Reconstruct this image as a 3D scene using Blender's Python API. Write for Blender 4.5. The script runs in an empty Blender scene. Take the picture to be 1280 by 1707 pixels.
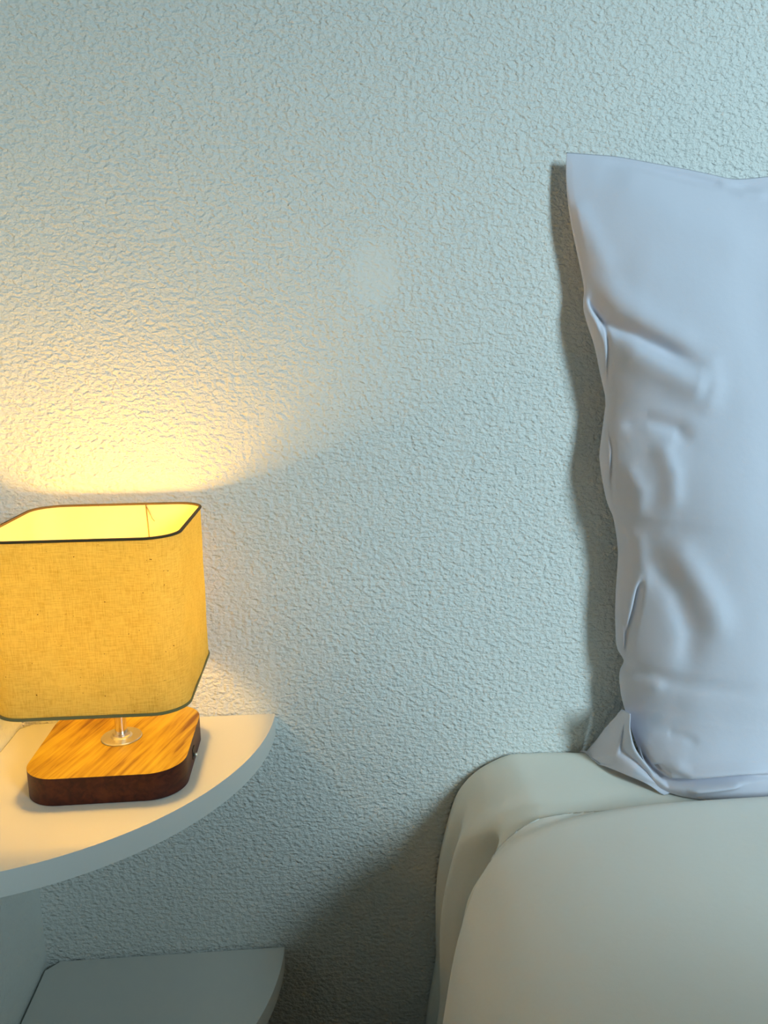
import bpy, bmesh, math, random
from mathutils import Vector, Matrix, noise
random.seed(4)
PI = math.pi
S = bpy.context.scene
COL = S.collection

# ------------------------------------------------------------------ camera
CAM = Vector((0.3447, -0.8523, 0.3942)); YAW, PITCH, ROLL, FPX = 0.0729, 0.1910, -0.0124, 1325.5
IW, IH = 1280, 1707
_f = Vector((math.sin(YAW)*math.cos(PITCH), math.cos(YAW)*math.cos(PITCH), -math.sin(PITCH)))
_r0 = Vector((math.cos(YAW), -math.sin(YAW), 0)); _u0 = _r0.cross(_f)
_r = _r0*math.cos(ROLL) + _u0*math.sin(ROLL); _u = _u0*math.cos(ROLL) - _r0*math.sin(ROLL)
cd = bpy.data.cameras.new('camera'); cam = bpy.data.objects.new('camera', cd); COL.objects.link(cam)
cd.sensor_fit = 'HORIZONTAL'; cd.sensor_width = 36; cd.lens = 36*FPX/IW
cd.clip_start = 0.02; cd.clip_end = 50
m = Matrix((( _r.x, _u.x, -_f.x, CAM.x), (_r.y, _u.y, -_f.y, CAM.y), (_r.z, _u.z, -_f.z, CAM.z), (0, 0, 0, 1)))
cam.matrix_world = m
S.camera = cam
S.view_settings.view_transform = 'Standard'; S.view_settings.look = 'None'
S.view_settings.gamma = 1; S.view_settings.use_curve_mapping = False
S.view_settings.exposure = 0.0

# ------------------------------------------------------------------ light
w = bpy.data.worlds.new('world'); S.world = w; w.use_nodes = True
w.node_tree.nodes['Background'].inputs[0].default_value = (0.35, 0.6, 0.85, 1)
w.node_tree.nodes['Background'].inputs[1].default_value = 0.15
WIN = Vector((2.02, -2.40, 1.28))        # centre of the window opening in the front wall
ld = bpy.data.lights.new('window_daylight', 'AREA'); ld.shape = 'RECTANGLE'
ld.size = 0.46; ld.size_y = 0.95; ld.energy = 11.4; ld.color = (0.565, 0.825, 0.965)
lo = bpy.data.objects.new('window_daylight', ld); COL.objects.link(lo)
lo.location = WIN; lo.rotation_euler = (Vector((1.00, 0, .30))-WIN).to_track_quat('-Z', 'Y').to_euler(); ld.spread = math.radians(68)   # beam narrowed and aimed right to keep the left and lower wall dim
BULB_W = 14.5; BULB_COL = (1.0, 0.545, 0.085)

def at(px, py, ax, val):
    """point of the photograph carried onto the plane axis = value"""
    d = _f + _r*((px-IW/2)/FPX) - _u*((py-IH/2)/FPX)
    return CAM + d*((val-CAM[ax])/d[ax])

# ------------------------------------------------------------------ helpers
def link(name, me, mat=None, parent=None, smooth=True):
    o = bpy.data.objects.new(name, me); COL.objects.link(o)
    if mat:
        for mm in (mat if isinstance(mat, (list, tuple)) else [mat]): me.materials.append(mm)
    if smooth:
        for p in me.polygons: p.use_smooth = True
    if parent: o.parent = parent; o.matrix_parent_inverse = parent.matrix_world.inverted()
    return o
def mesh(name, verts, faces):
    me = bpy.data.meshes.new(name); me.from_pydata([tuple(v) for v in verts], [], faces); me.validate(); me.update(); return me
def from_bm(name, bm):
    bmesh.ops.recalc_face_normals(bm, faces=bm.faces)
    me = bpy.data.meshes.new(name); bm.to_mesh(me); bm.free(); return me
def sharp(me, deg=35):
    me.set_sharp_from_angle(angle=math.radians(deg))
def tag(o, label=None, cat=None, group=None, kind=None):
    if label: o['label'] = label
    if cat: o['category'] = cat
    if group: o['group'] = group
    if kind: o['kind'] = kind
    return o
def empty(name, loc, label, cat):
    o = bpy.data.objects.new(name, None); COL.objects.link(o); o.location = loc; o.empty_display_size = 0.05
    bpy.context.view_layer.update()
    return tag(o, label, cat)
def prism(name, pts, z0, z1, bevel=0.0, seg=3):
    bm = bmesh.new()
    lo_ = [bm.verts.new((x, y, z0)) for x, y in pts]; hi_ = [bm.verts.new((x, y, z1)) for x, y in pts]
    n = len(pts); bm.faces.new(lo_[::-1]); bm.faces.new(hi_)
    for i in range(n): bm.faces.new((lo_[i], lo_[(i+1) % n], hi_[(i+1) % n], hi_[i]))
    if bevel:
        es = [e for e in bm.edges if abs(e.verts[0].co.z-e.verts[1].co.z) < 1e-6]
        bmesh.ops.bevel(bm, geom=es, offset=bevel, segments=seg, profile=0.5, affect='EDGES')
    me = from_bm(name, bm); return me
def box(bm, a, b):
    r = bmesh.ops.create_cube(bm, size=1)
    for v in r['verts']:
        v.co = Vector([(a[i]+b[i])/2 + v.co[i]*(b[i]-a[i]) for i in range(3)])
def lathe(name, prof, cx, cy, n=48):
    vs, fs = [], []
    for r, z in prof:
        for k in range(n):
            a = 2*PI*k/n; vs.append((cx+r*math.cos(a), cy+r*math.sin(a), z))
    for i in range(len(prof)-1):
        for k in range(n):
            k2 = (k+1) % n; fs.append((i*n+k, i*n+k2, (i+1)*n+k2, (i+1)*n+k))
    if prof[0][0] > 1e-5: fs.append(tuple(range(n-1, -1, -1)))
    if prof[-1][0] > 1e-5: fs.append(tuple((len(prof)-1)*n+k for k in range(n)))
    me = mesh(name, vs, fs); bm = bmesh.new(); bm.from_mesh(me); bmesh.ops.remove_doubles(bm, verts=bm.verts, dist=1e-6)
    bpy.data.meshes.remove(me); return from_bm(name, bm)
def tube(name, pts, rad, n=8):
    pts = [Vector(p) for p in pts]; vs, fs = [], []
    for i, p in enumerate(pts):
        t = (pts[min(i+1, len(pts)-1)]-pts[max(i-1, 0)]).normalized()
        a = t.orthogonal().normalized(); b = t.cross(a)
        if i:
            a = (pa - t*pa.dot(t)).normalized(); b = t.cross(a)
        pa = a
        for k in range(n):
            an = 2*PI*k/n; vs.append(p + (a*math.cos(an)+b*math.sin(an))*rad)
    for i in range(len(pts)-1):
        for k in range(n):
            k2 = (k+1) % n; fs.append((i*n+k, i*n+k2, (i+1)*n+k2, (i+1)*n+k))
    fs.append(tuple(range(n-1, -1, -1))); fs.append(tuple((len(pts)-1)*n+k for k in range(n)))
    return mesh(name, vs, fs)
def rrect(cx, cy, a, b, r, n=14, rot=0.0):
    out = []
    for (sx, sy, a0) in ((1, 1, 0), (-1, 1, PI/2), (-1, -1, PI), (1, -1, 1.5*PI)):
        for k in range(n+1):
            t = a0 + PI/2*k/n
            out.append((sx*(a-r)+r*math.cos(t), sy*(b-r)+r*math.sin(t)))
    c, s = math.cos(rot), math.sin(rot)
    return [(cx+x*c-y*s, cy+x*s+y*c) for x, y in out]
def lerp(a, b, t): return a+(b-a)*t
def sst(e0, e1, x):
    t = max(0, min(1, (x-e0)/(e1-e0))); return t*t*(3-2*t)
def catmull(pts, n):
    """resample a polyline of vectors smoothly to n points, uniform in length"""
    P = [Vector(p) for p in pts]; P = [P[0]*2-P[1]]+P+[P[-1]*2-P[-2]]
    out = []
    for i in range(1, len(P)-2):
        for k in range(16):
            t = k/16; a, b, c, d = P[i-1], P[i], P[i+1], P[i+2]
            out.append(0.5*((2*b)+(c-a)*t+(2*a-5*b+4*c-d)*t*t+(3*b-a-3*c+d)*t**3))
    out.append(P[-2].copy())
    L = [0]
    for i in range(1, len(out)): L.append(L[-1]+(out[i]-out[i-1]).length)
    res, j = [], 0
    for k in range(n):
        s = L[-1]*k/(n-1)
        while j < len(L)-2 and L[j+1] < s: j += 1
        t = (s-L[j])/max(1e-9, L[j+1]-L[j]); res.append(out[j].lerp(out[j+1], min(1, t)))
    return res
def interp(tab, x):
    if x <= tab[0][0]: return tab[0][1]
    for (a, va), (b, vb) in zip(tab, tab[1:]):
        if x <= b:
            t = (x-a)/(b-a); t = t*t*(3-2*t); return va+(vb-va)*t
    return tab[-1][1]
def linterp(tab, x):
    if x <= tab[0][0]: return tab[0][1]
    for (a, va), (b, vb) in zip(tab, tab[1:]):
        if x <= b: return va+(vb-va)*(x-a)/(b-a)
    return tab[-1][1]

# ------------------------------------------------------------------ materials
def newmat(name, col, rough=0.8, metal=0.0, spec=0.3):
    ma = bpy.data.materials.new(name); ma.use_nodes = True
    b = ma.node_tree.nodes['Principled BSDF']
    b.inputs['Base Color'].default_value = (*col, 1); b.inputs['Roughness'].default_value = rough
    b.inputs['Metallic'].default_value = metal; b.inputs['Specular IOR Level'].default_value = spec
    return ma, ma.node_tree, b
def N(nt, t, **kw):
    n = nt.nodes.new(t)
    for k, v in kw.items():
        if k in n.inputs.keys(): n.inputs[k].default_value = v
        else: setattr(n, k, v)
    return n
def coords(nt, scale=(1, 1, 1), rot=(0, 0, 0)):
    tc = N(nt, 'ShaderNodeTexCoord'); mp = N(nt, 'ShaderNodeMapping')
    mp.inputs['Scale'].default_value = scale; mp.inputs['Rotation'].default_value = rot
    nt.links.new(tc.outputs['Object'], mp.inputs['Vector']); return mp.outputs['Vector']
def mathn(nt, op, a, b=None):
    n = N(nt, 'ShaderNodeMath', operation=op)
    for i, v in enumerate((a, b)):
        if v is None: continue
        if isinstance(v, (int, float)): n.inputs[i].default_value = v
        else: nt.links.new(v, n.inputs[i])
    return n.outputs[0]

def plaster(name, col, strength=1.0, patch=True):
    ma, nt, b = newmat(name, col, 0.7, spec=0.25)
    v = coords(nt)
    n1 = N(nt, 'ShaderNodeTexNoise', Scale=198.0, Detail=2.0, Roughness=0.5, Distortion=0.15)
    n2 = N(nt, 'ShaderNodeTexNoise', Scale=330.0, Detail=1.0, Roughness=0.4, Distortion=0.2)
    n3 = N(nt, 'ShaderNodeTexNoise', Scale=18.0, Detail=2.0)
    mv = N(nt, 'ShaderNodeMapping'); mv.inputs['Scale'].default_value = (0.85, 1, 1.15); nt.links.new(v, mv.inputs[0])
    for n in (n1, n2): nt.links.new(mv.outputs[0], n.inputs['Vector'])
    nt.links.new(v, n3.inputs['Vector'])
    r1 = N(nt, 'ShaderNodeMapRange', interpolation_type='SMOOTHSTEP'); r1.inputs['From Min'].default_value = 0.22; r1.inputs['From Max'].default_value = 0.78
    nt.links.new(n1.outputs['Fac'], r1.inputs['Value'])
    h = mathn(nt, 'ADD', mathn(nt, 'MULTIPLY', r1.outputs[0], 2.2), mathn(nt, 'MULTIPLY', n2.outputs['Fac'], 0.8))
    h = mathn(nt, 'ADD', h, mathn(nt, 'MULTIPLY', n3.outputs['Fac'], 1.2))
    if patch:   # trowelled repair where the texture is smoother
        pc = at(628, 455, 1, 0)
        sep = N(nt, 'ShaderNodeSeparateXYZ'); nt.links.new(v, sep.inputs[0])
        dx = mathn(nt, 'DIVIDE', mathn(nt, 'SUBTRACT', sep.outputs['X'], pc.x), 0.024)
        dz = mathn(nt, 'DIVIDE', mathn(nt, 'SUBTRACT', sep.outputs['Z'], pc.z), 0.034)
        d = mathn(nt, 'SQRT', mathn(nt, 'ADD', mathn(nt, 'MULTIPLY', dx, dx), mathn(nt, 'MULTIPLY', dz, dz)))
        nn = N(nt, 'ShaderNodeTexNoise', Scale=60.0, Detail=1.0); nt.links.new(v, nn.inputs['Vector'])
        d = mathn(nt, 'ADD', d, mathn(nt, 'SUBTRACT', nn.outputs['Fac'], 0.5))
        mr = N(nt, 'ShaderNodeMapRange', interpolation_type='SMOOTHSTEP')
        mr.inputs['From Min'].default_value = 0.6; mr.inputs['From Max'].default_value = 1.35
        mr.inputs['To Min'].default_value = 0.55; mr.inputs['To Max'].default_value = 1.0
        nt.links.new(d, mr.inputs['Value'])
        h = mathn(nt, 'MULTIPLY', h, mr.outputs[0])
    bp = N(nt, 'ShaderNodeBump', Strength=strength, Distance=0.00085)
    nt.links.new(h, bp.inputs['Height']); nt.links.new(bp.outputs['Normal'], b.inputs['Normal'])
    return ma
M_wall = plaster('plaster', (0.83, 0.82, 0.765))
M_side = plaster('plaster_side', (0.80, 0.82, 0.77), 0.35, False)
M_ceil, _, _ = newmat('ceiling_paint', (0.85, 0.80, 0.70))
M_far, _, _ = newmat('tan_wall_paint', (0.15, 0.09, 0.035))
M_floor, nt, b = newmat('floor_boards', (0.045, 0.04, 0.035), 0.5)
M_white, nt, b = newmat('white_laminate', (0.80, 0.78, 0.72), 0.42, spec=0.35)
n1 = N(nt, 'ShaderNodeTexNoise', Scale=9.0, Detail=3.0); nt.links.new(coords(nt), n1.inputs['Vector'])
bp = N(nt, 'ShaderNodeBump', Strength=0.05, Distance=0.002); nt.links.new(n1.outputs['Fac'], bp.inputs['Height']); nt.links.new(bp.outputs['Normal'], b.inputs['Normal'])

def cloth(name, col, weave=1500.0, st=0.25, sheen=0.15):
    ma, nt, b = newmat(name, col, 0.85, spec=0.15)
    b.inputs['Sheen Weight'].default_value = sheen
    v = coords(nt)
    n1 = N(nt, 'ShaderNodeTexNoise', Scale=weave, Detail=1.0); n2 = N(nt, 'ShaderNodeTexNoise', Scale=26.0, Detail=3.0, Roughness=0.55)
    nt.links.new(v, n1.inputs['Vector']); nt.links.new(v, n2.inputs['Vector'])
    b1 = N(nt, 'ShaderNodeBump', Strength=st, Distance=0.0003); nt.links.new(n1.outputs['Fac'], b1.inputs['Height'])
    b2 = N(nt, 'ShaderNodeBump', Strength=0.3, Distance=0.003); nt.links.new(n2.outputs['Fac'], b2.inputs['Height'])
    nt.links.new(b1.outputs['Normal'], b2.inputs['Normal']); nt.links.new(b2.outputs['Normal'], b.inputs['Normal'])
    return ma
M_pillow = cloth('pillow_cotton', (0.72, 0.70, 0.77))
M_sheet = cloth('sheet_cotton', (0.90, 0.85, 0.74))
M_duvet = cloth('duvet_cotton', (0.92, 0.865, 0.775))

# linen of the lampshade: woven beige, lets light through
def linen():
    ma = bpy.data.materials.new('linen_shade'); ma.use_nodes = True; nt = ma.node_tree; nt.nodes.clear()
    out = N(nt, 'ShaderNodeOutputMaterial'); mix = N(nt, 'ShaderNodeMixShader'); mix.inputs[0].default_value = 0.39
    df = N(nt, 'ShaderNodeBsdfDiffuse'); tr = N(nt, 'ShaderNodeBsdfTranslucent')
    tc = N(nt, 'ShaderNodeTexCoord')
    def thread(scale, rot=(0, 0, 0)):
        mp = N(nt, 'ShaderNodeMapping'); mp.inputs['Scale'].default_value = scale
        nt.links.new(tc.outputs['Object'], mp.inputs['Vector'])
        n = N(nt, 'ShaderNodeTexNoise', Scale=1.0, Detail=2.0, Roughness=0.6); nt.links.new(mp.outputs[0], n.inputs['Vector']); return n.outputs['Fac']
    hz = thread((130, 130, 1900)); vt = thread((1700, 1700, 110))
    sp = N(nt, 'ShaderNodeTexNoise', Scale=420.0, Detail=1.0); nt.links.new(tc.outputs['Object'], sp.inputs['Vector'])
    cl = N(nt, 'ShaderNodeTexNoise', Scale=40.0, Detail=2.0); nt.links.new(tc.outputs['Object'], cl.inputs['Vector'])
    s = mathn(nt, 'ADD', mathn(nt, 'MULTIPLY', hz, 0.42), mathn(nt, 'MULTIPLY', vt, 0.42))
    s = mathn(nt, 'ADD', s, mathn(nt, 'MULTIPLY', cl.outputs['Fac'], 0.15))
    cr = N(nt, 'ShaderNodeValToRGB'); e = cr.color_ramp.elements
    e[0].position = 0.28; e[0].color = (0.55, 0.39, 0.07, 1); e[1].position = 0.56; e[1].color = (0.80, 0.67, 0.21, 1)
    nt.links.new(s, cr.inputs[0])
    fl = N(nt, 'ShaderNodeMapRange'); fl.inputs['From Min'].default_value = 0.20; fl.inputs['From Max'].default_value = 0.255
    nt.links.new(sp.outputs['Fac'], fl.inputs['Value'])
    mx = N(nt, 'ShaderNodeMix', data_type='RGBA'); nt.links.new(fl.outputs[0], mx.inputs[0])
    mx.inputs[6].default_value = (0.10, 0.04, 0.01, 1); nt.links.new(cr.outputs[0], mx.inputs[7])
    nt.links.new(mx.outputs[2], df.inputs['Color'])
    tm = N(nt, 'ShaderNodeMix', data_type='RGBA', blend_type='MULTIPLY'); tm.inputs[0].default_value = 1
    nt.links.new(mx.outputs[2], tm.inputs[6]); tm.inputs[7].default_value = (1.0, 0.92, 0.16, 1)
    nt.links.new(tm.outputs[2], tr.inputs['Color'])
    bp = N(nt, 'ShaderNodeBump', Strength=0.5, Distance=0.0006); nt.links.new(s, bp.inputs['Height'])
    nt.links.new(bp.outputs[0], df.inputs['Normal'])
    nt.links.new(df.outputs[0], mix.inputs[1]); nt.links.new(tr.outputs[0], mix.inputs[2]); nt.links.new(mix.outputs[0], out.inputs[0])
    return ma
M_linen = linen()
M_lining = bpy.data.materials.new('white_lining'); M_lining.use_nodes = True; nt = M_lining.node_tree; nt.nodes.clear()
_o = N(nt, 'ShaderNodeOutputMaterial'); _m = N(nt, 'ShaderNodeMixShader'); _m.inputs[0].default_value = 0.6
_d = N(nt, 'ShaderNodeBsdfDiffuse'); _t = N(nt, 'ShaderNodeBsdfTranslucent'); _d.inputs[0].default_value = (0.95, 0.93, 0.80, 1); _t.inputs[0].default_value = (0.97, 0.95, 0.85, 1)
nt.links.new(_d.outputs[0], _m.inputs[1]); nt.links.new(_t.outputs[0], _m.inputs[2]); nt.links.new(_m.outputs[0], _o.inputs[0])
M_trim_shaded, _, _ = newmat('shaded_binding', (0.10, 0.065, 0.025), 0.8)  # binding darkened for the top rim: its shade is put into the colour
M_trim, _, _ = newmat('olive_binding', (0.28, 0.22, 0.08), 0.9)
M_chrome, _, _ = newmat('polished_steel', (0.85, 0.84, 0.82), 0.12, 1.0)
M_satin, _, _ = newmat('satin_steel', (0.80, 0.78, 0.72), 0.32, 1.0)
M_dark, _, _ = newmat('dark_plastic', (0.02, 0.015, 0.01), 0.5)
M_socket, _, _ = newmat('white_plastic', (0.8, 0.78, 0.72), 0.4)
M_thread, _, _ = newmat('thread', (0.35, 0.22, 0.05), 0.9)

def wood(name, c0, c1, c2, rot, rough):
    ma, nt, b = newmat(name, c1, rough, spec=0.4)
    v = coords(nt, (1, 1, 1), (0, 0, rot))
    mp = N(nt, 'ShaderNodeMapping'); mp.inputs['Scale'].default_value = (150, 9, 150); nt.links.new(v, mp.inputs[0])
    n1 = N(nt, 'ShaderNodeTexNoise', Scale=1.0, Detail=5.0, Roughness=0.62, Distortion=0.6); nt.links.new(mp.outputs[0], n1.inputs['Vector'])
    mp2 = N(nt, 'ShaderNodeMapping'); mp2.inputs['Scale'].default_value = (45, 16, 45); nt.links.new(v, mp2.inputs[0])
    n2 = N(nt, 'ShaderNodeTexNoise', Scale=1.0, Detail=2.0); nt.links.new(mp2.outputs[0], n2.inputs['Vector'])
    s = mathn(nt, 'ADD', mathn(nt, 'MULTIPLY', n1.outputs['Fac'], 0.65), mathn(nt, 'MULTIPLY', n2.outputs['Fac'], 0.35))
    cr = N(nt, 'ShaderNodeValToRGB'); e = cr.color_ramp.elements
    e[0].position = 0.36; e[0].color = (*c0, 1); e[1].position = 0.62; e[1].color = (*c2, 1)
    k = e.new(0.47); k.color = (*c1, 1)
    nt.links.new(s, cr.inputs[0]); nt.links.new(cr.outputs[0], b.inputs['Base Color'])
    bp = N(nt, 'ShaderNodeBump', Strength=0.25, Distance=0.0006); nt.links.new(n1.outputs['Fac'], bp.inputs['Height']); nt.links.new(bp.outputs[0], b.inputs['Normal'])
    return ma
M_wood = wood('oiled_wood', (0.20, 0.08, 0.006), (0.46, 0.27, 0.018), (0.62, 0.42, 0.035), 0.28, 0.45)
M_wood_shaded = wood('oiled_wood_shaded', (0.03, 0.004, 0.002), (0.06, 0.008, 0.003), (0.10, 0.018, 0.005), 0.28, 0.5)  # darker copy of the wood for the flanks, with their shade in the colour

# ------------------------------------------------------------------ the room
FZ, CZ, RX, FY = -0.58, 2.05, 2.75, -2.5
def slab(name, a, b, mat):
    bm = bmesh.new(); box(bm, a, b); o = link(name, from_bm(name, bm), mat, smooth=False); o['kind'] = 'structure'; return o
slab('wall_back', (-0.1, 0, FZ), (RX+.1, 0.1, CZ), M_wall)
slab('wall_left', (-0.1, -0.62, FZ), (0, 0, CZ), M_side)      # stopped short out of view to cut bounced light; the room widens beyond it
slab('wall_far_left', (-1.7, FY-.1, FZ), (-1.6, 0.1, CZ), M_far)
slab('wall_alcove', (-1.6, 0, FZ), (-0.1, 0.1, CZ), M_far)
slab('wall_right', (RX, FY-.1, FZ), (RX+.1, 0, CZ), M_far)
slab('floor', (-1.7, FY-.1, FZ-.1), (RX+.1, 0.1, FZ), M_floor)
slab('ceiling', (-1.7, FY-.1, CZ), (RX+.1, 0.1, CZ+.1), M_ceil)
wx0, wx1, wz0, wz1 = WIN.x-.30, WIN.x+.30, WIN.z-.54, WIN.z+.54
bm = bmesh.new()
box(bm, (-1.6, FY-.1, FZ), (wx0, FY, CZ)); box(bm, (wx1, FY-.1, FZ), (RX, FY, CZ))
box(bm, (wx0, FY-.1, FZ), (wx1, FY, wz0)); box(bm, (wx0, FY-.1, wz1), (wx1, FY, CZ))
o = link('wall_front', from_bm('wall_front', bm), M_far, smooth=False); o['kind'] = 'structure'
bm = bmesh.new()
for a, b_ in (((wx0, FY-.08, wz0), (wx0+.05, FY-.02, wz1)), ((wx1-.05, FY-.08, wz0), (wx1, FY-.02, wz1)),
              ((wx0+.05, FY-.08, wz0), (wx1-.05, FY-.02, wz0+.05)), ((wx0+.05, FY-.08, wz1-.05), (wx1-.05, FY-.02, wz1))): box(bm, a, b_)
o = link('window_1', from_bm('window_1', bm), M_socket, smooth=False); o['kind'] = 'structure'

# ------------------------------------------------------------------ corner shelves
R = 0.28
def shelf(z, th, gap, cham, label):
    pts = [(gap, -cham), (cham, -gap)]
    n = 72
    for k in range(n+1):
        a = PI/2*k/n
        x, y = R*math.cos(a), -R*math.sin(a)
        pts.append((max(x, gap), min(y, -gap)))
    me = prism('corner_shelf', pts[::-1], z-th, z, 0.0009, 2); sharp(me, 30)
    o = link('corner_shelf', me, M_white); return tag(o, label, 'shelf', 'quarter round shelves in the corner')
shelf(0.0, 0.0226, 0.0022, 0.014, 'upper white quarter round corner shelf carrying the lit lamp')
shelf(-0.3005, 0.0226, 0.0036, 0.017, 'lower empty white quarter round corner shelf in shadow beneath the lamp shelf')

# ------------------------------------------------------------------ table lamp
LX, LY = 0.1330, -0.1030
lamp = empty('table_lamp', (LX, LY, 0), 'lit table lamp with square beige linen shade on a rounded wooden base', 'lamp')
HB = 0.027
me = prism('base', rrect(LX, LY, .073, .073, .033, 16, 0.012), 0.0006, HB, 0.0012, 2); sharp(me, 40)
base = link('base', me, [M_wood, M_wood_shaded], lamp)
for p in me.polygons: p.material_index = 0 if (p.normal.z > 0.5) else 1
# cable socket in the right flank of the base
bm = bmesh.new(); box(bm, (LX+.0725, LY-.012, .007), (LX+.0738, LY-.002, .0175))
sk = link('cable_socket', from_bm('cable_socket', bm), M_dark, base, False)
link('socket_pin', tube('socket_pin', [(LX+.073, LY-.007, .010), (LX+.0775, LY-.007, .010)], .0017, 10), M_satin, sk)
FXc, FYc = LX+.0020, LY+.0035
me = lathe('flange', [(0, HB), (.0195, HB), (.0198, HB+.0008), (.0192, HB+.0016), (.0105, HB+.0019), (.0098, HB+.0030), (.0085, HB+.0038), (.0082, HB+.0060), (0, HB+.0062)], FXc, FYc, 64)
sharp(me, 40); link('flange', me, M_satin, lamp, True)
me = lathe('stem', [(0, HB+.004), (.0058, HB+.004), (.0058, .1200), (0, .1200)], FXc, FYc, 40); sharp(me, 40)
link('stem', me, M_chrome, lamp)
me = lathe('bulb_holder', [(0, .118), (.012, .118), (.0145, .122), (.0145, .146), (.012, .149), (0, .149)], FXc, FYc, 40); sharp(me, 40)
link('bulb_holder', me, M_socket, lamp)
BZ = 0.196
mb = bpy.data.materials.new('bulb_glow'); mb.use_nodes = True; nt = mb.node_tree; nt.nodes.clear()
o_ = N(nt, 'ShaderNodeOutputMaterial'); em = N(nt, 'ShaderNodeEmission'); em.inputs[0].default_value = (*BULB_COL, 1); em.inputs[1].default_value = 12
nt.links.new(em.outputs[0], o_.inputs[0])
prof = [(0, .148), (.011, .148), (.0125, .158), (.014, .172)] + [(.0215*math.cos(a), BZ+.0215*math.sin(a)) for a in [(-0.75+i*0.2) for i in range(12)] if math.cos(a) > 0.02] + [(0, BZ+.0215)]
bulb = link('bulb', lathe('bulb', prof, FXc, FYc, 32), mb, lamp)
bl = bpy.data.lights.new('bulb_light', 'POINT'); bl.energy = BULB_W; bl.color = BULB_COL; bl.shadow_soft_size = 0.023
blo = bpy.data.objects.new('bulb_light', bl); COL.objects.link(blo); blo.location = (FXc, FYc, BZ); blo.parent = lamp; blo.matrix_parent_inverse = lamp.matrix_world.inverted()
bulb.visible_shadow = True
# shade: a square drum with rounded corners, open above and below
SC = (0.1315, -0.1035); SB, ST, SA, SR = 0.0905, 0.2480, 0.0850, 0.030
def ring(a, r, z): return [Vector((x, y, z)) for x, y in rrect(SC[0], SC[1], a, a, r, 14)]
def band(name, prof, mat, parent, closed=True):
    rows = [ring(a, r, z) for a, r, z in prof]; n = len(rows[0]); vs = [v for r_ in rows for v in r_]; fs = []
    m_ = len(rows)
    for i in range(m_ if closed else m_-1):
        for k in range(n):
            k2 = (k+1) % n; i2 = (i+1) % m_; fs.append((i*n+k, i*n+k2, i2*n+k2, i2*n+k))
    me = mesh(name, vs, fs); sharp(me, 50); return link(name, me, mat, parent)
# one woven layer, subdivided for gentle unevenness
rows = []
nz = 26
for i in range(nz+1):
    t = i/nz; z = lerp(SB, ST, t)
    rr = ring(SA, SR, z); rows.append(rr)
dense = []
for rr in rows:
    line = []
    for k in range(len(rr)):
        a, b2 = rr[k], rr[(k+1) % len(rr)]
        d = (b2-a).length; line.append(a)
        if d > .02:
            for q in range(1, 16): line.append(a.lerp(b2, q/16))
    dense.append(line)
n = len(dense[0]); vs = []
for i, line in enumerate(dense):
    for v in line:
        d = Vector((v.x-SC[0], v.y-SC[1], 0)).normalized()
        vs.append(v + d*(0.0007*noise.noise(v*28)))
fs = [(i*n+k, i*n+(k+1) % n, (i+1)*n+(k+1) % n, (i+1)*n+k) for i in range(nz) for k in range(n)]
shade = link('lamp_shade', mesh('lamp_shade', vs, fs), M_linen, lamp)
inner = []
for i, line in enumerate(dense):
    for v in line:
        d = Vector((v.x-SC[0], v.y-SC[1], 0)); k = 1-.0009/d.length; inner.append(Vector((SC[0]+d.x*k, SC[1]+d.y*k, min(max(v.z, SB+.0012), ST-.0012))))
link('lining', mesh('lining', inner, fs), M_lining, shade)
def rim(name, z, mat, h):
    return band(name, [(SA-.0012, SR-.0012, z-h), (SA+.0010, SR+.001, z-h), (SA+.0014, SR+.0014, z), (SA+.0010, SR+.001, z+h), (SA-.0012, SR-.0012, z+h)], mat, shade)
rim('top_rim', ST, M_trim_shaded, .0010)
rim('bottom_rim', SB, M_trim, .0013)
# lining seam and its loose thread on the back inside face
yb = SC[1]+SA-.0014
sx = 0.1565
link('seam', tube('seam', [(sx, yb, ST-.001), (sx+.0010, yb-.0003, ST-.03), (sx+.002, yb, ST-.08), (sx+.002, yb, SB+.002)], .0005, 6), M_thread, shade)
link('loose_thread', tube('loose_thread', [(sx, yb, ST-.002), (sx+.003, yb-.001, ST-.008), (sx+.006, yb-.002, ST-.015), (sx+.0085, yb-.003, ST-.018)], .0004, 6), M_thread, shade)
# wire spider that carries the shade
zr = .150
bm = bmesh.new()
sp = link('shade_ring', lathe('shade_ring', [(.0135, zr-.0015), (.019, zr-.0015), (.019, zr+.0005), (.0135, zr+.0005), (.0135, zr-.0015)], FXc, FYc, 32), M_satin, lamp)
for sgn, (ex, ey) in enumerate(((SC[0]+SA-.002, FYc), (SC[0]-SA+.002, FYc))):
    link('support_wire', tube('support_wire', [(FXc+(.018 if sgn == 0 else -.018), FYc, zr), (lerp(FXc, ex, .6), FYc, zr-.03), (ex, ey, SB+.003)], .0011, 8), M_satin, lamp)

# ------------------------------------------------------------------ bed with its sheet
bed = empty('bed', (1.19, -1.0, FZ), 'low bed against the textured wall covered by a white fitted sheet hanging in pleats', 'bed')
BX1, BY1 = 1.90, -2.02
sil = [(1400, 1262), (1000, 1259), (930, 1259), (880, 1261), (848, 1265), (806, 1286), (778, 1311), (761, 1339), (746, 1386), (736, 1431), (731, 1481), (730, 1551), (730, 1600), (724, 1645), (719, 1671), (712, 1720)]
P = [at(x, y, 1, -0.02) for x, y in sil]
P = [Vector((p.x, 0, p.z)) for p in P]
P.insert(0, Vector((1.3, 0, P[0].z))); P.insert(0, Vector((BX1, 0, P[0].z)))
P += [Vector((P[-1].x-.012, 0, -.52)), Vector((P[-1].x-.014, 0, FZ+.012))]
prof = catmull(P[3:], 110); prof = [Vector((BX1, 0, P[0].z)), Vector((1.6, 0, P[0].z)), Vector((1.3, 0, P[0].z)), Vector((1.05, 0, P[0].z))]+prof
ZT = P[0].z
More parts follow.
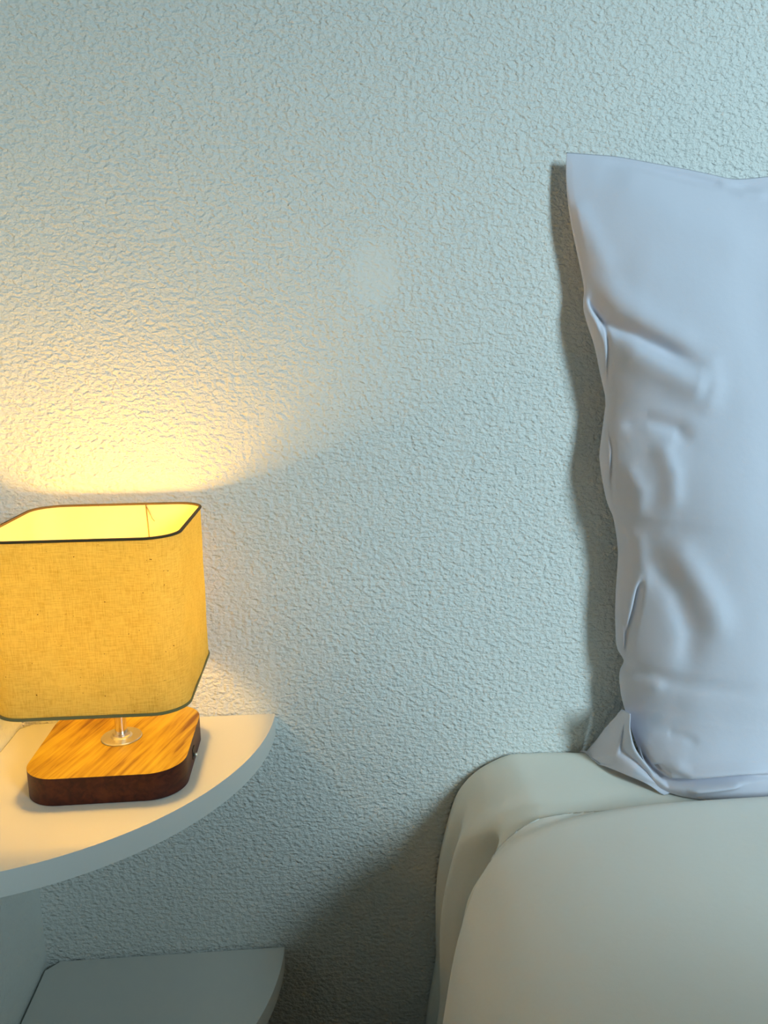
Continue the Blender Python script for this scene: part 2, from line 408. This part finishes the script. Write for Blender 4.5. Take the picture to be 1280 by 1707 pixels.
ys = [-.002]+[-.004-.35*(i/90) for i in range(91)]+[-.38-.1*i for i in range(17)]
vs, fs = [], []
for j, y in enumerate(ys):
    for i, p in enumerate(prof):
        x, z = p.x, p.z
        back = max(0, 1-abs(y)/.022)                      # rounded edge at the wall
        drop = .012*(1-math.sqrt(max(0, 1-back*back)))
        side = sst(.56, .47, x)                           # 0 on top, 1 on the hanging side
        low = sst(-.085, -.17, z)
        # gathered pleat
        g = 0
        g += .062*math.exp(-((y+.130+.012*low)/.018)**2)
        g -= .008*math.exp(-((y+.088)/.014)**2)
        g -= .012*math.exp(-((y+.172)/.014)**2)
        g += .010*math.exp(-((y+.052)/.009)**2)*low
        g -= .004*math.exp(-((y+.028)/.010)**2)*low
        g += .010*math.exp(-((y+.23)/.03)**2)
        up = sst(-.072, -.125, z)
        x += g*up*side
        # shallow crease running over the top near the pleat
        z -= drop + .0025*math.exp(-((y+.10+.25*(x-.50))/.012)**2)*sst(.62, .52, x)*(1-up)
        z += .0018*noise.noise(Vector((x*7, y*7, 0)))*(1-side)
        x += .002*noise.noise(Vector((y*14, z*9, 3)))*side
        vs.append((x, y, z))
n = len(prof)
for j in range(len(ys)-1):
    for i in range(n-1): fs.append((j*n+i, j*n+i+1, (j+1)*n+i+1, (j+1)*n+i))
me = mesh('fitted_sheet', vs, fs)
sheet = link('fitted_sheet', me, M_sheet, bed)
from mathutils.bvhtree import BVHTree
bvh_sheet = BVHTree.FromPolygons(vs, fs)
def rest_on(tree, p, gap):
    """keep a cloth point at least a little outside the cloth it lies on"""
    for _ in range(3):
        h = tree.find_nearest(p, .12)
        if h[0] is None: return p
        nn = h[1] if h[1].dot(Vector((-1, 0, 1))) > 0 else -h[1]
        d = (p-h[0]).dot(nn)
        if d >= gap: return p
        p = p + nn*(gap-d)
    return p
bm = bmesh.new(); box(bm, (.53, BY1+.02, -.34), (BX1-.01, -.03, ZT-.03)); bmesh.ops.bevel(bm, geom=bm.edges[:], offset=.03, segments=4, affect='EDGES')
link('mattress', from_bm('mattress', bm), M_sheet, bed)
bm = bmesh.new(); box(bm, (.54, BY1+.04, FZ+.08), (BX1-.03, -.03, -.35))
link('bed_base', from_bm('bed_base', bm), M_floor, bed, False)
for (x, y) in ((.58, -.08), (BX1-.09, -.08), (.58, BY1+.1), (BX1-.09, BY1+.1)):
    bm = bmesh.new(); box(bm, (x-.025, y-.025, FZ+.0005), (x+.025, y+.025, FZ+.081)); link('leg', from_bm('leg', bm), M_floor, bed, False)

# ------------------------------------------------------------------ duvet
# profile across the bed (from the middle to the hanging left side), a little outside the sheet
DT = .036
PX = [(BX1+.02, ZT+DT+.012), (1.5, ZT+DT+.020), (1.1, ZT+DT+.018), (.85, ZT+DT+.012), (.72, ZT+DT+.008), (.62, ZT+DT+.003), (.54, ZT+DT-.008), (.485, ZT+DT-.032), (.450, ZT+DT-.078), (.435, ZT-.12), (.428, ZT-.20), (.424, ZT-.30), (.420, ZT-.40)]
dp = catmull([Vector((x, 0, z)) for x, z in PX], 170)
# where the back edge of the duvet runs: y as a function of the profile length
cum = [0]
for i in range(1, len(dp)): cum.append(cum[-1]+(dp[i]-dp[i-1]).length)
edge_px = [(1280, 1321), (1125, 1330), (1000, 1345), (930, 1362), (860, 1390), (838, 1400), (795, 1438), (787, 1481), (774, 1509), (767, 1537), (760, 1576), (750, 1613), (742, 1649), (732, 1705)]
def on_profile(px, py):
    """photo point on the duvet profile swept along y: returns (s, y)"""
    best = None
    d = _f + _r*((px-IW/2)/FPX) - _u*((py-IH/2)/FPX)
    for i in range(len(dp)-1):
        a, b2 = dp[i], dp[i+1]
        # ray (CAM + t d) meets the swept segment: solve in the xz plane
        ex, ez = b2.x-a.x, b2.z-a.z
        det = d.x*(-ez)-(-ex)*d.z
        if abs(det) < 1e-9: continue
        rx, rz = a.x-CAM.x, a.z-CAM.z
        t = (rx*(-ez)+ex*rz)/det; u = (d.x*rz-d.z*rx)/det
        if -1e-6 <= u <= 1+1e-6 and t > 0:
            if best is None or t < best[2]: best = (lerp(cum[i], cum[i+1], u), CAM.y+t*d.y, t)
    return best
ed = []
for q in edge_px:
    h = on_profile(*q)
    if h: ed.append((h[0], h[1]))
ed.sort()
print('DUVET EDGE', [(round(a, 3), round(b_, 3)) for a, b_ in ed], 'total', cum[-1])
ed = [(0, ed[0][1])]+ed
edy = [linterp(ed, c_) for c_ in cum]
for _ in range(14):
    edy = [edy[0]]+[(edy[i-1]+2*edy[i]+edy[i+1])/4 for i in range(1, len(edy)-1)]+[edy[-1]]
rows_t = [-.030, -.024, -.016, -.008, -.003, 0, .0015, .004, .008, .013, .019, .026, .034, .044, .056, .07, .09, .11]+[.14+.025*i for i in range(69)]
RADI = .030
vs, fs = [], []
for t in rows_t:
    for i, p in enumerate(dp):
        a = dp[max(i-1, 0)]; b2 = dp[min(i+1, len(dp)-1)]; tg = (b2-a).normalized(); nrm = Vector((tg.z, 0, -tg.x))
        if nrm.z < 0 and nrm.x > 0: nrm = -nrm
        if nrm.z < -0.01: nrm = -nrm
        y0 = edy[i]+.014
        if t < 0:      # underside tucked forward
            off = -RADI*1.05; y = y0+t*1.0
            y = y0 - abs(t) 
        else:
            k = max(0, 1-t/RADI); off = -RADI*(1-math.sqrt(max(0, 1-k*k))); y = y0-t
        puff = .010*sst(0, .16, t) if t > 0 else 0
        wv = .0035*noise.noise(Vector((p.x*6, y*6, p.z*6)))*sst(0.0, .1, t)
        q = Vector((p.x, y, p.z)) + nrm*(off+puff+wv)
        # heap added out of view to keep daylight off the lower left wall
        hx, hy = (q.x-.84)/.28, (y+.97)/.14
        hp = math.exp(-(hx*hx)**1.5-(hy*hy)**1.3)*sst(.44, .56, q.x)
        q.z += hp*(.40+.05*noise.noise(Vector((q.x*7, y*7, 2))))
        # stitched hem line parallel to the edge on the hanging side
        if t > 0:
            hs = sst(.50, .45, p.x)
            q += nrm*(-.0022*math.exp(-((t-.022)/.003)**2)*hs)
        vs.append(q)
n = len(dp)
for j in range(len(rows_t)-1):
    for i in range(n-1): fs.append((j*n+i, (j+1)*n+i, (j+1)*n+i+1, j*n+i+1))
vs = [rest_on(bvh_sheet, v, .006) for v in vs]
duvet = link('duvet', mesh('duvet', vs, fs), M_duvet)
bvh_duvet = BVHTree.FromPolygons(vs, fs)
tag(duvet, 'thick off white duvet spread over the bed in front of the pillow', 'duvet')

# ------------------------------------------------------------------ pillow standing against the wall
silL = [(1106, 1324), (1083, 1294), (1064, 1248), (1045, 1191), (1036, 1157), (1034, 1123), (1041, 1102), (1030, 1080), (1027, 1050), (1027, 997), (1030, 950), (1031, 913), (1024, 864), (1015, 840), (1008, 814), (1001, 770), (1001, 745), (1007, 697), (1010, 662), (1002, 623), (992, 575), (979, 534), (973, 507), (974, 475), (964, 424), (953, 371), (945, 320), (943, 285), (944, 254)]
def ydep(py):    # how far in front of the wall the seam stands at that height
    return interp([(254, -.010), (400, -.018), (600, -.029), (900, -.033), (1150, -.038), (1330, -.104)], py)
NV, NU = 440, 190
Lc = catmull([at(x, y, 1, ydep(y)) for x, y in silL], NV)
topP = [(944, 254), (985, 257), (1030, 261), (1080, 270), (1130, 279), (1180, 289), (1225, 298), (1280, 294), (1330, 290)]
T_ = [at(x, y, 1, -.018-.00003*(x-944)) for x, y in topP]
T_ += [Vector((.92, -.025, T_[-1].z)), Vector((1.03, -.02, T_[0].z-.012)), Vector((1.10, -.016, T_[0].z))]
Tc = catmull(T_, 400)
botP = [(1106, 1324), (1140, 1327), (1200, 1324), (1280, 1321), (1340, 1318)]
B_ = [at(x, y, 1, -.100) for x, y in botP]
B_ += [Vector((.95, -.098, B_[-1].z)), Vector((1.04, -.095, B_[-1].z))]
Bc = catmull(B_, 400)
R_ = [B_[-1], Vector((1.075, -.08, .08)), Vector((1.07, -.07, .2)), Vector((1.072, -.06, .34)), Vector((1.085, -.035, .5)), T_[-1]]
Rc = catmull(R_, NV)
us = [(k/(NU-1))**1.35 for k in range(NU)]
def samp(c, t):
    f = t*(len(c)-1); i = min(int(f), len(c)-2); return c[i].lerp(c[i+1], f-i)
# creases and swells: polyline in the photo, depth (+ out of the cloth, - into it), widths
def seg_dist(p, poly):
    best = (1e9, 0)
    tot = 0
    for (a, b2) in zip(poly, poly[1:]):
        dx, dy = b2[0]-a[0], b2[1]-a[1]; L2 = dx*dx+dy*dy; t = max(0, min(1, ((p[0]-a[0])*dx+(p[1]-a[1])*dy)/L2))
        ex, ey = a[0]+t*dx-p[0], a[1]+t*dy-p[1]; d = ex*ex+ey*ey
        sgn = dx*(p[1]-a[1])-dy*(p[0]-a[0])
        if d < best[0]: best = (d, sgn, tot+t)
        tot += 1
    return math.sqrt(best[0])*(1 if best[1] > 0 else -1), best[2]/tot
FE = [
 ([(978, 478), (1012, 535), (1060, 558), (1120, 588), (1172, 612)], -.009, 13, 'end'),
 ([(985, 455), (1040, 512), (1110, 552), (1185, 585)], +.005, 24, 'end'),
 ([(1020, 575), (1080, 605), (1150, 640), (1180, 650)], +.008, 26, 'end'),
 ([(1175, 590), (1185, 640), (1170, 700)], +.004, 22, 'end'),
 ([(1030, 715), (1080, 700), (1130, 715), (1155, 745)], -.005, 14, 'end'),
 ([(1095, 730), (1118, 790), (1120, 860)], +.005, 18, 'end'),
 ([(1035, 770), (1065, 820), (1060, 870)], +.004, 16, 'end'),
 ([(974, 484), (990, 512), (1011, 537), (1015, 580), (1014, 625), (1011, 664)], -.0030, 3.5, 'end'),
 ([(985, 520), (1002, 570), (1007, 620)], +.0030, 6, 'end'),
 ([(1008, 700), (1018, 730), (1022, 750), (1019, 800), (1026, 862)], -.0032, 3.5, 'end'),
 ([(1006, 730), (1010, 770), (1014, 820)], +.0030, 6, 'end'),
 ([(1030, 860), (1036, 885), (1040, 920)], -.003, 4, 'end'),
 ([(1035, 885), (1060, 900), (1068, 950), (1056, 1010)], +.004, 16, 'end'),
 ([(1070, 960), (1062, 1010), (1052, 1050), (1043, 1100)], -.008, 6, 'end'),
 ([(1036, 960), (1038, 1020), (1046, 1075)], -.003, 4, 'end'),
 ([(1110, 895), (1150, 955), (1185, 1010), (1210, 1080)], +.007, 26, 'end'),
 ([(1085, 935), (1130, 990), (1155, 1060), (1145, 1140)], -.006, 22, 'end'),
 ([(1045, 1110), (1075, 1125), (1110, 1155)], +.004, 14, 'end'),
 ([(1046, 1150), (1046, 1190), (1058, 1230)], -.0025, 4, 'end'),
 ([(1110, 1222), (1140, 1228), (1165, 1242)], -.0022, 8, 'end'),
 ([(1082, 1240), (1100, 1222), (1130, 1215)], -.001, 10, 'end'),
 ([(1075, 1215), (1110, 1250), (1150, 1266)], +.002, 18, 'end'),
 ([(1060, 1236), (1078, 1268), (1098, 1292), (1118, 1307), (1160, 1305), (1240, 1296), (1290, 1293)], -.016, 5, 'end'),
 ([(1096, 1276), (1115, 1295)], -.010, 4, 'end'),
 ([(1100, 1265), (1150, 1288), (1230, 1284), (1300, 1284)], +.006, 11, 'end'),
 ([(1140, 1318), (1200, 1312), (1240, 1306)], +.006, 6, 'end'),
 ([(950, 330), (985, 400), (1015, 470)], +.004, 22, 'end'),
 ([(1000, 290), (1090, 330), (1200, 380), (1300, 460)], +.005, 46, 'end'),
 ([(1000, 262), (1100, 285), (1215, 312), (1290, 316)], -.004, 9, 'end'),
 ([(1190, 300), (1240, 322), (1290, 326)], +.004, 9, 'end'),
]
FW = [(poly, amp, hw) for poly, amp, hw, kind in FE]
def photo_px(p):
    d = p-CAM; zc = d.dot(_f); return IW/2+FPX*d.dot(_r)/zc, IH/2-FPX*d.dot(_u)/zc
vsF, vsB = [], []
for j in range(NV):
    v = j/(NV-1)
    for i in range(NU):
        u = us[i]
        l, r_, t_, b_ = Lc[j], Rc[j], samp(Tc, u), samp(Bc, u)
        c00, c10, c01, c11 = Lc[0], Rc[0], Lc[-1], Rc[-1]
        c = l*(1-u)+r_*u + b_*(1-v)+t_*v - (c00*(1-u)*(1-v)+c10*u*(1-v)+c01*(1-u)*v+c11*u*v)
        # thickness profile
        eu = min(1, min(u, 1-u)/.30); ev = min(1, v/.16); et = min(1, (1-v)/.55)
        pu = math.sqrt(max(0, 1-(1-eu)**2)); pv = math.sqrt(max(0, 1-(1-ev)**2)); pt = math.sin(PI/2*et)**.9
        th = pu**1.25*pv*pt
        fold = 0
        px = photo_px(Vector((c.x, c.y-.074*th, c.z)))      # where the creases traced from the photograph fall on the cloth
        if px[0] < 1340:
            for poly, amp, hw in FW:
                if px[0] < min(q[0] for q in poly)-3*hw or px[0] > max(q[0] for q in poly)+3*hw: continue
                if px[1] < min(q[1] for q in poly)-3*hw or px[1] > max(q[1] for q in poly)+3*hw: continue
                d, s = seg_dist(px, poly)
                if abs(d) < 3*hw: fold += amp*math.exp(-(d/hw)**2)*(sst(0, .18, s)*sst(1, .72, s)*.85+.15)
        edge = min(1, min(u, 1-u)/.012)*min(1, min(v, 1-v)/.01)
        fine = .0022*noise.noise(Vector((c.x*16, c.z*9, 1)))+.0010*noise.noise(Vector((c.x*45, c.z*22, 5)))*sst(.25, .02, u)
        yf = c.y - (.074*th + (fold+fine)*edge)
        vsF.append(Vector((c.x, yf, c.z)))
        back = min(-.0025, c.y + .050*pu*min(1, v/.1)*sst(0, .1, 1-v))
        # the back panel bulges out past the seam where the filling pushes it
        vsB.append(Vector((c.x, max(back, c.y), c.z)))
vs = [rest_on(bvh_sheet, v, .0025) if v.z < .02 else v for v in vsF+vsB]; off = NU*NV; fs = []
for j in range(NV-1):
    for i in range(NU-1):
        a, b_, c_, d_ = j*NU+i, j*NU+i+1, (j+1)*NU+i+1, (j+1)*NU+i
        fs.append((a, b_, c_, d_)); fs.append((off+d_, off+c_, off+b_, off+a))
me = mesh('pillow', vs, fs); bm = bmesh.new(); bm.from_mesh(me); bmesh.ops.remove_doubles(bm, verts=bm.verts, dist=.00002)
bpy.data.meshes.remove(me); me = from_bm('pillow', bm)
pillow = link('pillow', me, M_pillow)
tag(pillow, 'plump white pillow standing upright on the bed against the textured wall', 'pillow')
# corner of the pillowcase folded out on the sheet
fl_out = [((1037, 1182), -.040), ((1003, 1222), -.022), ((985, 1245), -.012), ((968, 1266), -.008), ((970, 1273), -.012), ((1000, 1275), -.045), ((1040, 1290), -.078), ((1075, 1305), -.095), ((1106, 1326), -.108)]
fl_in = [((1050, 1190), -.085), ((1050, 1215), -.080), ((1054, 1235), -.080), ((1060, 1250), -.082), ((1068, 1262), -.085), ((1078, 1275), -.09), ((1090, 1290), -.096), ((1105, 1305), -.10), ((1125, 1318), -.106)]
A = catmull([at(q[0], q[1], 1, y) for q, y in fl_out], 60); Bq = catmull([at(q[0], q[1], 1, y) for q, y in fl_in], 60)
vs, fs = [], []
nw = 24
for i in range(60):
    for k in range(nw):
        t = k/(nw-1); q = A[i].lerp(Bq[i], t)
        s = i/59
        bul = .012*math.sin(PI*t)**.8*math.sin(PI*min(1, s*1.05))
        q = q + Vector((0, -bul, bul*.3)); 
        q.y += .010*math.exp(-((t-.80)/.10)**2)*math.sin(PI*s)
        q.y += .0015*noise.noise(Vector((q.x*60, q.z*60, 0)))
        vs.append(q)
for i in range(59):
    for k in range(nw-1): fs.append((i*nw+k, i*nw+k+1, (i+1)*nw+k+1, (i+1)*nw+k))
vs = [rest_on(bvh_sheet, v, .002) for v in vs]
me = mesh('pillowcase_corner', vs, fs)
fl = link('pillowcase_corner', me, M_pillow, pillow)
sm = fl.modifiers.new('solid', 'SOLIDIFY'); sm.thickness = .0012; sm.offset = 0
